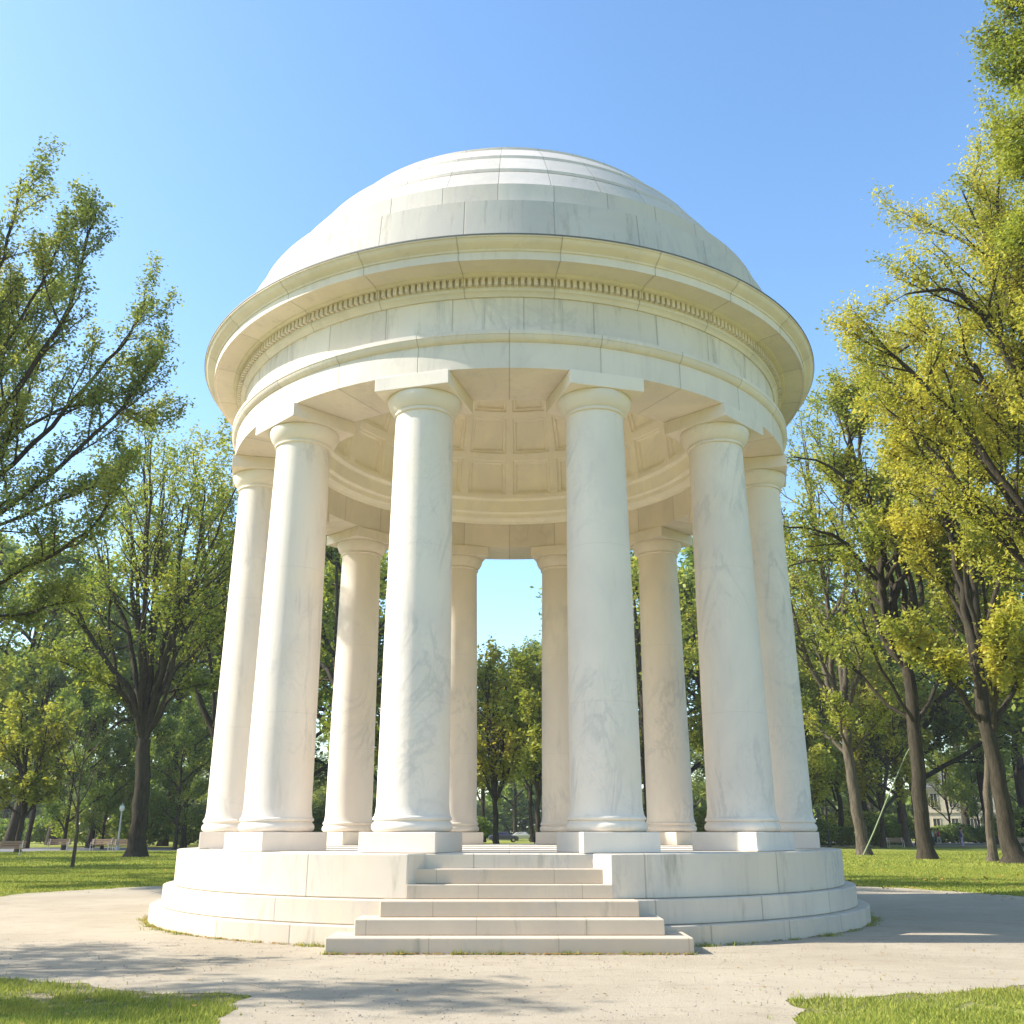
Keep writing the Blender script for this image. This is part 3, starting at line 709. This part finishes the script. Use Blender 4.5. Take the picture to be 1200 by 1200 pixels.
hero('tree', 'small bright lime tree behind the pale forked trunk nearest the podium', 90, [(945, 990), (944, 960), (943, 935)], 6, [
    (5, 1, [(943, 940), (936, 900), (930, 850), (932, 800)]), (5, -1, [(943, 935), (952, 890), (962, 840), (958, 790)]), (4, 2, [(944, 945), (965, 915), (985, 895)]), (3, 2, [(944, 950), (925, 930), (915, 900)])], L_YG, BARK, 33, .17, 16, .5, ratio=.45)
hero('tree', 'low bright yellow green tree between the two forked right lawn trees', 96, [(1035, 990), (1034, 965), (1033, 945)], 6, [
    (5, 1, [(1033, 950), (1024, 900), (1018, 850), (1022, 800)]), (5, -1, [(1033, 945), (1042, 890), (1050, 840), (1045, 790)]), (4, 2, [(1034, 950), (1055, 925), (1068, 900)]), (3, 2, [(1034, 950), (1012, 925), (1002, 890)])], L_YELL, BARK, 34, .18, 15, .5, ratio=.45)

# --- trees beyond: five prototypes, then copies sharing their meshes
def proto(seed, lm, H=20., n=11, leaf=.17, spray=17, wide=.42, low=.18, group='trees of the wood round the park', label='leafy tree in the wood closing off the park'):
    T = Tree((0, 0, 0), seed, leaf, spray, .75, 6, up=.2)
    tr = [Vector((0, 0, -.2)), Vector((T.rg.normal(0, .2), T.rg.normal(0, .2), H*.25)), Vector((T.rg.normal(0, .5), T.rg.normal(0, .5), H*.55)), Vector((T.rg.normal(0, .7), T.rg.normal(0, .7), H*.86))]
    T.limb(tr, .36, .06, 0, leaf=False, trunk=True, flare=.5, jit=.05)
    for k in range(n):
        u = low+(1-low)*(k+.5)/n*.85; z = H*u; a = k*2.4+T.rg.uniform(-.4, .4)
        L = H*wide*(1.05-.75*abs(u-.42)/.6)*T.rg.uniform(.75, 1.15)
        d = Vector((math.cos(a), math.sin(a), 0)); p0 = Vector((0, 0, z*.93))
        P = [p0, p0+d*L*.35+Vector((0, 0, L*.25)), p0+d*L*.7+Vector((0, 0, L*.45)), p0+d*L+Vector((0, 0, L*.55))]
        T.limb(P, .16, .03, 0, (7, 5), start=.15, jit=.15, ratio=.45)
    return T.finish('tree', label, lm, BARK, group=group, asp=.6)
protos = [proto(101, L_DARK), proto(102, L_MID), proto(103, L_GREEN, wide=.36), proto(104, L_DARK, wide=.36, low=.06), proto(105, L_YG, wide=.38)]
def copy_tree(o, loc, rz, s):
    r = o.copy(); C.objects.link(r); r.location = loc; r.rotation_euler = (0, 0, rz); r.scale = (s[0], s[0], s[1])
    for ch in o.children: c = ch.copy(); C.objects.link(c); c.parent = r
    return r
used = [False]*5
def place(k, loc, s):
    rz = random.uniform(0, 2*PI)
    if not used[k]:
        used[k] = True; r = protos[k]; r.location = loc; r.rotation_euler = (0, 0, rz); r.scale = (s[0], s[0], s[1]); return r
    return copy_tree(protos[k], loc, rz, s)
# (px, depth, top row, kind, width factor)
bg = [(-60, 95, 600, 1, 1.1), (10, 100, 660, 0, 1.1), (60, 118, 690, 0, 1.1), (105, 96, 740, 3, 1.0), (140, 125, 690, 0, 1.2), (190, 108, 710, 1, 1.0), (215, 92, 790, 3, .9), (245, 120, 690, 2, 1.1),
      (300, 110, 600, 1, 1.1), (350, 100, 650, 0, 1.0), (392, 88, 610, 2, 1.0), (420, 120, 700, 0, 1.1), (455, 105, 720, 1, 1.0), (500, 125, 760, 0, 1.0), (545, 128, 800, 1, .9), (566, 150, 765, 2, .8),
      (604, 175, 800, 0, .9), (625, 150, 780, 1, .8), (650, 128, 745, 2, .9), (690, 118, 740, 0, 1.0), (735, 105, 700, 1, 1.0), (765, 92, 650, 4, .9), (800, 110, 640, 0, 1.1), (840, 100, 660, 2, 1.0), (880, 115, 640, 1, 1.1),
      (925, 112, 760, 4, .9), (950, 130, 740, 1, 1.0), (985, 118, 800, 0, 1.0), (1020, 130, 690, 2, 1.1), (1060, 122, 720, 0, 1.1), (1084, 112, 650, 0, 1.2), (1135, 150, 700, 3, 1.0), (1165, 125, 640, 2, 1.1), (1210, 110, 600, 1, 1.1), (1260, 98, 560, 2, 1.1),
      (75, 84, 800, 3, .8), (120, 88, 850, 3, .7), (205, 86, 820, 3, .8), (30, 92, 760, 1, .8), (1000, 175, 880, 0, .8), (1180, 170, 700, 0, 1.0), (1117, 140, 868, 1, .8), (1150, 138, 880, 3, .7)]
for px, dep, top, k, w in bg:
    H = at(px, top, dep).z; place(k, gp(px, dep), (H/20*w*random.uniform(.92, 1.08), H/19.5))
# second, denser row far behind and trees to the sides and behind the camera
for i in range(58):
    a = R(-78+156*i/57+random.uniform(-1, 1)); r_ = random.uniform(185, 230)
    if abs(a) < R(1.2): continue
    x, y = r_*math.sin(a), CAMY+r_*math.cos(a)
    h = random.uniform(17, 25) if abs(a) > R(6) else random.uniform(14, 18)
    place(random.choice([0, 1, 3, 2]), (x, y, 0), (h/20*1.25, h/20))
for (x, y, h) in [(-17.2, -10.2, 11.5), (-40, 4, 18), (-36, 22, 17), (-44, 36, 19), (34, -6, 16), (42, 14, 18), (-30, -26, 16), (24, -34, 17), (-10, -44, 18), (12, -46, 16), (46, 34, 18), (-58, 50, 20), (60, 40, 19)]:
    place(random.choice([1, 2]), (x, y, 0), (h/20*.95, h/20))
# --- shrubs
def shrub(px, depth, w, h, lm, label, seed, d=None, dens=2600, leaf=.07, group=None, box=False, name='shrub'):
    rg = np.random.default_rng(seed); b = gp(px, depth); root = thing(name, label, 'shrub', b, 0, group)
    d = d or w; n = dens
    if box:
        c = rg.uniform(-1, 1, (n, 3)); ax = rg.integers(0, 3, n); sg = np.sign(rg.uniform(-1, 1, n)); c[np.arange(n), ax] = sg*rg.uniform(.8, 1.02, n)
    else:
        c = rg.normal(0, 1, (n, 3)); c /= np.linalg.norm(c, axis=1)[:, None]; c *= (rg.uniform(.55, 1.0, n)**.4)[:, None]
        c *= (1+.14*np.sin(c[:, :1]*5+seed)*np.cos(c[:, 1:2]*4+1))
    c = c*np.array([w/2, d/2, h/2])+np.array([0, 0, h/2+.05]); c = c[c[:, 2] > .03]
    quads_obj('foliage', leaf_quads(c, leaf, rg, .6), 4, lm, root)
    mb = MB()
    for k in range(9):
        a = rg.uniform(0, 2*PI); q = Vector((math.cos(a)*w*.3*rg.random(), math.sin(a)*d*.3*rg.random(), h*.75))
        mb.tube([(0+q.x*.3, q.y*.3, -.05), (q.x*.7, q.y*.7, h*.4), q], [.05, .035, .015], 5)
    mb.build('stems', BARK, root, 60); return root
shrub(975, 112, 4.2, 1.9, L_HEDGE, 'bright clipped hedge behind the lamp post on the right', 41, 2.5, 6000, .10, box=True, name='hedge')
shrub(1036, 108, 4.6, 2.4, L_HEDGE, 'round green bush between the two forked right lawn trees', 42, 4, 6000, .11)
for i, px in enumerate(range(-40, 1260, 52)):
    if 560 < px < 640 or 1085 < px < 1170: continue
    dep = 118+18*math.sin(px*.7)
    shrub(px+random.uniform(-12, 12), dep, random.uniform(6, 10), random.uniform(2.6, 5), random.choice([L_DARK, L_DARK, L_MID]), 'dark shrub in the line along the edge of the wood', 60+i, 5, 2300, .24, 'shrubs along the edge of the wood')
for i, px in enumerate((1092, 1108, 1126, 1144, 1162)):
    shrub(px, 134+i % 2*3, 4.6, 1.9+.3*(i % 3), L_DARK, 'low dark shrub in the row at the foot of the cream building', 140+i, 2.5, 1500, .16, 'low shrubs at the foot of the building')
# closing mass of leaves far off
rg = np.random.default_rng(5); n = 110000
a = rg.uniform(R(-75), R(75), n); r_ = rg.uniform(238, 262, n)
hz = 13+3*np.sin(a*31)+2*np.sin(a*77+1)
z_ = rg.random(n)**.8*hz
c = np.stack([r_*np.sin(a), CAMY+r_*np.cos(a), z_], 1)
stuff(quads_obj('distant_wood', leaf_quads(c, .95, rg, .7), 4, L_DARK), 'dark far off wood closing the horizon behind the lawns', 'wood')

# ------------------------------------------------------------------ park furniture
M_WOOD = plain('bench_wood', (.30, .20, .13), .7); M_IRON = plain('dark_iron', (.03, .035, .03), .5); M_PALE = plain('pale_paint', (.62, .60, .56), .5)
t = NT('lamp_glass'); t.bsdf(rgb(.85, .85, .80), .25, .5); M_GLASS = t.m
def bench():
    root = thing('park_bench', 'x', 'bench')
    s_ = MB()
    for k in range(4): s_.box(-.9, .9, -.22+k*.115, -.22+k*.115+.095, .43, .465)
    s_.build('seat', M_WOOD, root)
    b_ = MB(); M = Matrix.Translation((0, .25, .5)) @ Matrix.Rotation(R(-14), 4, 'X')
    for k in range(3): b_.box(-.9, .9, 0, .03, k*.14, k*.14+.11, M)
    b_.build('backrest', M_WOOD, root)
    for sx in (-.72, .72):
        l_ = MB().tube([(sx, -.22, 0), (sx, -.20, .42), (sx, .22, .42), (sx, .34, .9)], .025, 6).tube([(sx, .30, 0), (sx, .22, .42)], .025, 6).tube([(sx, -.2, .42), (sx, -.22, .64), (sx, .26, .64)], .02, 6)
        l_.build('leg', M_PALE, root)
    return root
b0 = bench()
bl = [(145, 78, .05, 'wooden bench left of the tall left lawn tree, nearest its trunk', 1), (118, 80, -.05, 'wooden bench across the road, just right of the bare sapling', 1), (68, 80, .1, 'wooden bench across the road, just left of the bare sapling', 1),
      (10, 62, .2, 'bench at the far left edge on the near side of the road', 1), (1000, 128, 0, 'bench behind the pale trunk nearest the podium on the right', 1), (1195, 96, .1, 'bench at the right edge beyond the thick trunk', 1), (1050, 100, 0, 'bench beside the farther pale trunk between the forked trees', 1)]
for i, (px, dep, rz, lab, _) in enumerate(bl):
    o = b0 if i == 0 else copy_tree(b0, (0, 0, 0), 0, (1, 1))
    o.location = gp(px, dep)+Vector((0, 0, 0)); o.rotation_euler = (0, 0, rz); o['label'] = lab; o['group'] = 'park benches'
def lamp(px, depth, h, label, mat):
    root = thing('street_lamp', label, 'street lamp', gp(px, depth), 0, 'lamp posts in the park')
    MB().lathe([(.02, 0), (.17, 0), (.17, .12), (.12, .16), (.11, .6), (.075, .68), (.06, h-.1), (.045, h), (.02, h)], 14).build('post', mat, root, 40)
    MB().lathe([(.02, h), (.10, h+.02), (.09, h+.08), (.02, h+.08)], 14).build('collar', mat, root, 40)
    g_ = MB().lathe([(.02, h+.08), (.14, h+.12), (.21, h+.26), (.22, h+.36), (.17, h+.52), (.02, h+.58)], 16).build('globe', M_GLASS, root, 60)
    MB().lathe([(.19, h+.50), (.10, h+.60), (.03, h+.66), (.02, h+.78), (.015, h+.79)], 12).build('finial', mat, g_, 50)
lamp(972, 100, at(972, 908, 100).z, 'dark lamp post with a pale globe in front of the clipped hedge', M_IRON)
lamp(138, 84, at(138, 952, 84).z, 'pale lamp post left of the tall left lawn tree', M_PALE)
lamp(934, 150, at(934, 900, 150).z, 'distant dark lamp post just right of the outermost right column', M_IRON)
# leaning pale green pole against the nearest right tree
p0 = gp(1013, 64); pts = [p0+Vector((0, 0, .9))]+pix([(1024, 975), (1040, 935), (1060, 888), (1072, 865)], 64)
pts = [gp(1010, 64)]+pts[1:]
o = MB().tube([p - pts[0] for p in pts], [.045, .045, .04, .035, .03], 8).build('leaning_pole', plain('pale_green_paint', (.22, .27, .14), .7), None, 60); o.location = pts[0]
tag(o, 'long pale green pole leaning against the right lawn tree nearest the podium', 'pole')

# building far behind on the right
bp = gp(1134, 165)
bd = thing('stone_building', 'cream stone building with dark windows far behind the right lawn', 'building', bp, R(-14))
M_CREAM = marble('cream_stone', (.62, .55, .42), vein=.1, stain=.4); M_ROOF = plain('slate_roof', (.12, .12, .12), .8); M_WIN = plain('window_glass', (.03, .035, .04), .15, 0, .6)
wl = MB().box(-6, 6, 0, 9, 0, 8.4).build('wall', M_CREAM, bd)
MB().add([(-6.4, -.4, 8.4), (6.4, -.4, 8.4), (6.4, 9.4, 8.4), (-6.4, 9.4, 8.4), (-3, 4.5, 11), (3, 4.5, 11)], [(0, 1, 5, 4), (1, 2, 5), (2, 3, 4, 5), (3, 0, 4), (0, 3, 2, 1)]).build('roof', M_ROOF, bd)
MB().box(-6.2, 6.2, -.25, .0, 8.0, 8.38).box(-6.1, 6.1, -.15, 0, 4.4, 4.65).build('cornice', M_CREAM, bd)
for fx in (-4.2, -1.4, 1.4, 4.2):
    for fz in (1.3, 5.2):
        w_ = MB().box(-.62, .62, -.10, .03, 0, .12).box(-.62, .62, -.10, .03, 2.2, 2.35).box(-.62, -.5, -.07, .03, .12, 2.2).box(.5, .62, -.07, .03, .12, 2.2).box(-.03, .03, -.05, .03, .12, 2.2).build('window', M_CREAM, bd, loc=(fx, 0, fz))
        MB().box(-.5, .5, -.02, .02, .12, 2.2).build('pane', M_WIN, w_)

# far parked car seen between the rearmost columns
def car(px, depth, rz, col, label):
    root = thing('parked_car', label, 'car', gp(px, depth), rz)
    M_P = plain('car_paint', col, .3, .2, .6, .03)
    prof = [(-2.15, .35), (-2.2, .62), (-2.1, .88), (-1.5, .98), (-.95, 1.40), (.55, 1.44), (1.1, 1.0), (1.95, .86), (2.2, .66), (2.15, .35)]
    n_ = len(prof); V = []
    for y in (-.85, .85):
        for x, z in prof: V.append((x, y*(.86 if z > 1.2 else 1), z))
    F = [tuple(range(n_)), tuple(range(n_, 2*n_))[::-1]]+[(i, (i+1) % n_, n_+(i+1) % n_, n_+i) for i in range(n_)]
    bevel(mesh_obj('body', V, F, M_P, root), .06)
    for s_ in (-1, 1):
        y = s_*.80
        MB().add([(-1.25, y*1.05, 1.0), (-.85, y*.94, 1.34), (.45, y*.94, 1.36), (.95, y*1.05, 1.02), (-1.25, y*1.0, 1.0), (-.85, y*.9, 1.34), (.45, y*.9, 1.36), (.95, y*1.0, 1.02)],
                 [(0, 1, 2, 3), (4, 7, 6, 5), (0, 3, 7, 4), (1, 5, 6, 2), (0, 4, 5, 1), (3, 2, 6, 7)]).build('side_window', M_WIN, root)
    for x in (-1.35, 1.4):
        for s_ in (-1, 1):
            w_ = MB().tube([(x, s_*.70, .33), (x, s_*.90, .33)], .33, 18).build('wheel', M_IRON, root)
            MB().tube([(x, s_*.88, .33), (x, s_*.915, .33)], .20, 14).build('rim', M_PALE, w_)
            if True: pass
    for s_ in (-1, 1): MB().box(2.12, 2.2, s_*.6-.16, s_*.6+.16, .62, .74).build('headlight', M_GLASS, root)
car(590, 150, R(4), (.10, .10, .22), 'dark blue car far off between the two rearmost columns')
car(612, 165, R(-4), (.6, .6, .6), 'pale car far off right of the dark blue one')

# people far off
def person(px, depth, rz, shirt, trousers, label, walk=.18, bend=0.0):
    root = thing('person', label, 'person', gp(px, depth), rz)
    def skin(name, V, E, Rr, mat, par):
        me = bpy.data.meshes.new(name); me.from_pydata(V, E, []); o = bpy.data.objects.new(name, me); link(o, par)
        m = o.modifiers.new('skin', 'SKIN'); sv = me.skin_vertices[0].data
        for i, r_ in enumerate(Rr): sv[i].radius = (r_, r_)
        sv[0].use_root = True
        s2 = o.modifiers.new('sub', 'SUBSURF'); s2.levels = 1; s2.render_levels = 1; me.materials.append(mat); return o
    V = [(0, 0, .95), (0, 0, 1.15), (0, 0, 1.38), (0, 0, 1.50), (0, .01, 1.60), (0, .015, 1.72),
         (-.10, 0, .90), (-.11, walk*.6, .50), (-.12, walk*.4-.02, .10), (-.12, walk*.4+.12, .04), (.10, 0, .90), (.11, -walk*.4, .50), (.12, -walk-.02, .12), (.12, -walk+.12, .04),
         (-.19, 0, 1.40), (-.25, -.06, 1.12), (-.24, .05, .88), (-.24, .08, .80), (.19, 0, 1.40), (.25, .04, 1.12), (.24, .16, .92), (.24, .19, .85)]
    E = [(0, 1), (1, 2), (2, 3), (3, 4), (4, 5), (0, 6), (6, 7), (7, 8), (8, 9), (0, 10), (10, 11), (11, 12), (12, 13), (2, 14), (14, 15), (15, 16), (16, 17), (2, 18), (18, 19), (19, 20), (20, 21)]
    Rr = [.13, .12, .14, .055, .085, .09, .085, .06, .04, .035, .085, .06, .04, .035, .06, .045, .032, .035, .06, .045, .032, .035]
    skin('body', V, E, Rr, plain('skin_tone', (.45, .28, .20), .6), root)
    MB().lathe([(.10, .88), (.168, .90), (.165, 1.05), (.155, 1.2), (.175, 1.34), (.15, 1.44), (.07, 1.49)], 18).build('shirt', plain('shirt_cloth', shirt, .8), root, 60)
    tm = plain('trouser_cloth', trousers, .8)
    MB().lathe([(.10, .80), (.165, .84), (.16, .96), (.1, .97)], 18).tube([(-.10, 0, .88), (-.11, walk*.6, .50), (-.12, walk*.4-.02, .12)], [.11, .085, .06], 10).tube([(.10, 0, .88), (.11, -walk*.4, .50), (.12, -walk-.02, .14)], [.11, .085, .06], 10).build('trousers', tm, root, 60)
    MB().lathe([(.09, 1.66), (.112, 1.72), (.10, 1.79), (.05, 1.83), (.01, 1.84)], 14, (0, -.01, 0)).build('hair', plain('dark_hair', (.04, .03, .02), .7), root, 60)
    return root
person(1101, 118, R(20), (.55, .05, .06), (.55, .50, .45), 'person in a red shirt walking far off right of the wide forked trunk')
person(1094, 122, R(-30), (.65, .60, .58), (.10, .10, .12), 'person in a pale shirt beside the one in the red shirt')
person(984, 125, R(160), (.7, .7, .75), (.08, .08, .10), 'person in a white shirt beyond the clipped hedge')
person(628, 120, R(190), (.06, .06, .08), (.05, .05, .06), 'person in dark clothes between the two rearmost columns')
person(634, 124, R(150), (.55, .45, .55), (.07, .07, .10), 'person in a mauve top beside the one in dark clothes')
person(1128, 100, R(90), (.08, .09, .2), (.35, .30, .45), 'person in dark blue on the footpath left of the slim pale trunk')

# ------------------------------------------------------------------ air
hz_t = bpy.data.materials.new('haze_air'); hz_t.use_nodes = True; hn = hz_t.node_tree; hn.nodes.clear()
ho = hn.nodes.new('ShaderNodeOutputMaterial'); hv = hn.nodes.new('ShaderNodeVolumePrincipled'); hn.links.new(hv.outputs[0], ho.inputs['Volume'])
hv.inputs['Color'].default_value = (.93, .96, 1, 1); hv.inputs['Density'].default_value = .0003; hv.inputs['Anisotropy'].default_value = .2
hb = MB().box(-730, 730, -730, 730, -1.0, 34).build('haze', hz_t); hb['kind'] = 'stuff'; hb['label'] = 'thin pale haze over the whole park'; hb['category'] = 'haze'
# ------------------------------------------------------------------ light, sky, camera
SUN_AZ = 91.0     # degrees to the left of straight behind the camera
SUN_EL = 37.0
w = bpy.data.worlds.new('World'); scene.world = w; w.use_nodes = True
nt = w.node_tree; bgn = nt.nodes['Background']
sky = nt.nodes.new('ShaderNodeTexSky'); sky.sky_type = 'NISHITA'; sky.sun_disc = False
az = R(SUN_AZ)
sd = Vector((-math.sin(az)*math.cos(R(SUN_EL)), -math.cos(az)*math.cos(R(SUN_EL)), math.sin(R(SUN_EL))))   # towards the sun
sky.sun_elevation = R(SUN_EL); sky.sun_rotation = math.atan2(sd.x, sd.y)
sky.air_density = 1.0; sky.dust_density = .75; sky.ozone_density = .7; sky.altitude = 50
hs = nt.nodes.new('ShaderNodeHueSaturation'); hs.inputs['Saturation'].default_value = 1.15
tn = nt.nodes.new('ShaderNodeMix'); tn.data_type = 'RGBA'; tn.blend_type = 'MULTIPLY'; tn.inputs[0].default_value = 1; tn.inputs[7].default_value = (.93, .98, .98, 1)
nt.links.new(sky.outputs[0], hs.inputs['Color']); nt.links.new(hs.outputs[0], tn.inputs[6]); nt.links.new(tn.outputs[2], bgn.inputs[0]); bgn.inputs[1].default_value = .105
sl = bpy.data.lights.new('sun', 'SUN'); sl.energy = 2.8; sl.angle = R(.53); sl.color = (1, .935, .84)
so = bpy.data.objects.new('sun', sl); C.objects.link(so); so.rotation_euler = sd.to_track_quat('Z', 'Y').to_euler(); so.location = (-30, 0, 40)
cam = bpy.data.cameras.new('camera'); co = bpy.data.objects.new('camera', cam); C.objects.link(co)
co.location = (0, CAMY, CAMZ); co.rotation_euler = (PI/2+PITCH, 0, 0)
cam.sensor_width = 36; cam.lens = FPX/1200*36; cam.shift_x = .0025; cam.clip_end = 3000; cam.clip_start = .1
scene.camera = co
scene.view_settings.view_transform = 'Standard'; scene.view_settings.look = 'None'; scene.view_settings.gamma = 1; scene.view_settings.exposure = 1.8
scene.cycles.use_denoising = True
scene.cycles.volume_bounces = 0; scene.cycles.max_bounces = 9; scene.cycles.diffuse_bounces = 7; scene.cycles.transparent_max_bounces = 9; scene.cycles.transmission_bounces = 4
scene.cycles.caustics_reflective = False; scene.cycles.caustics_refractive = False
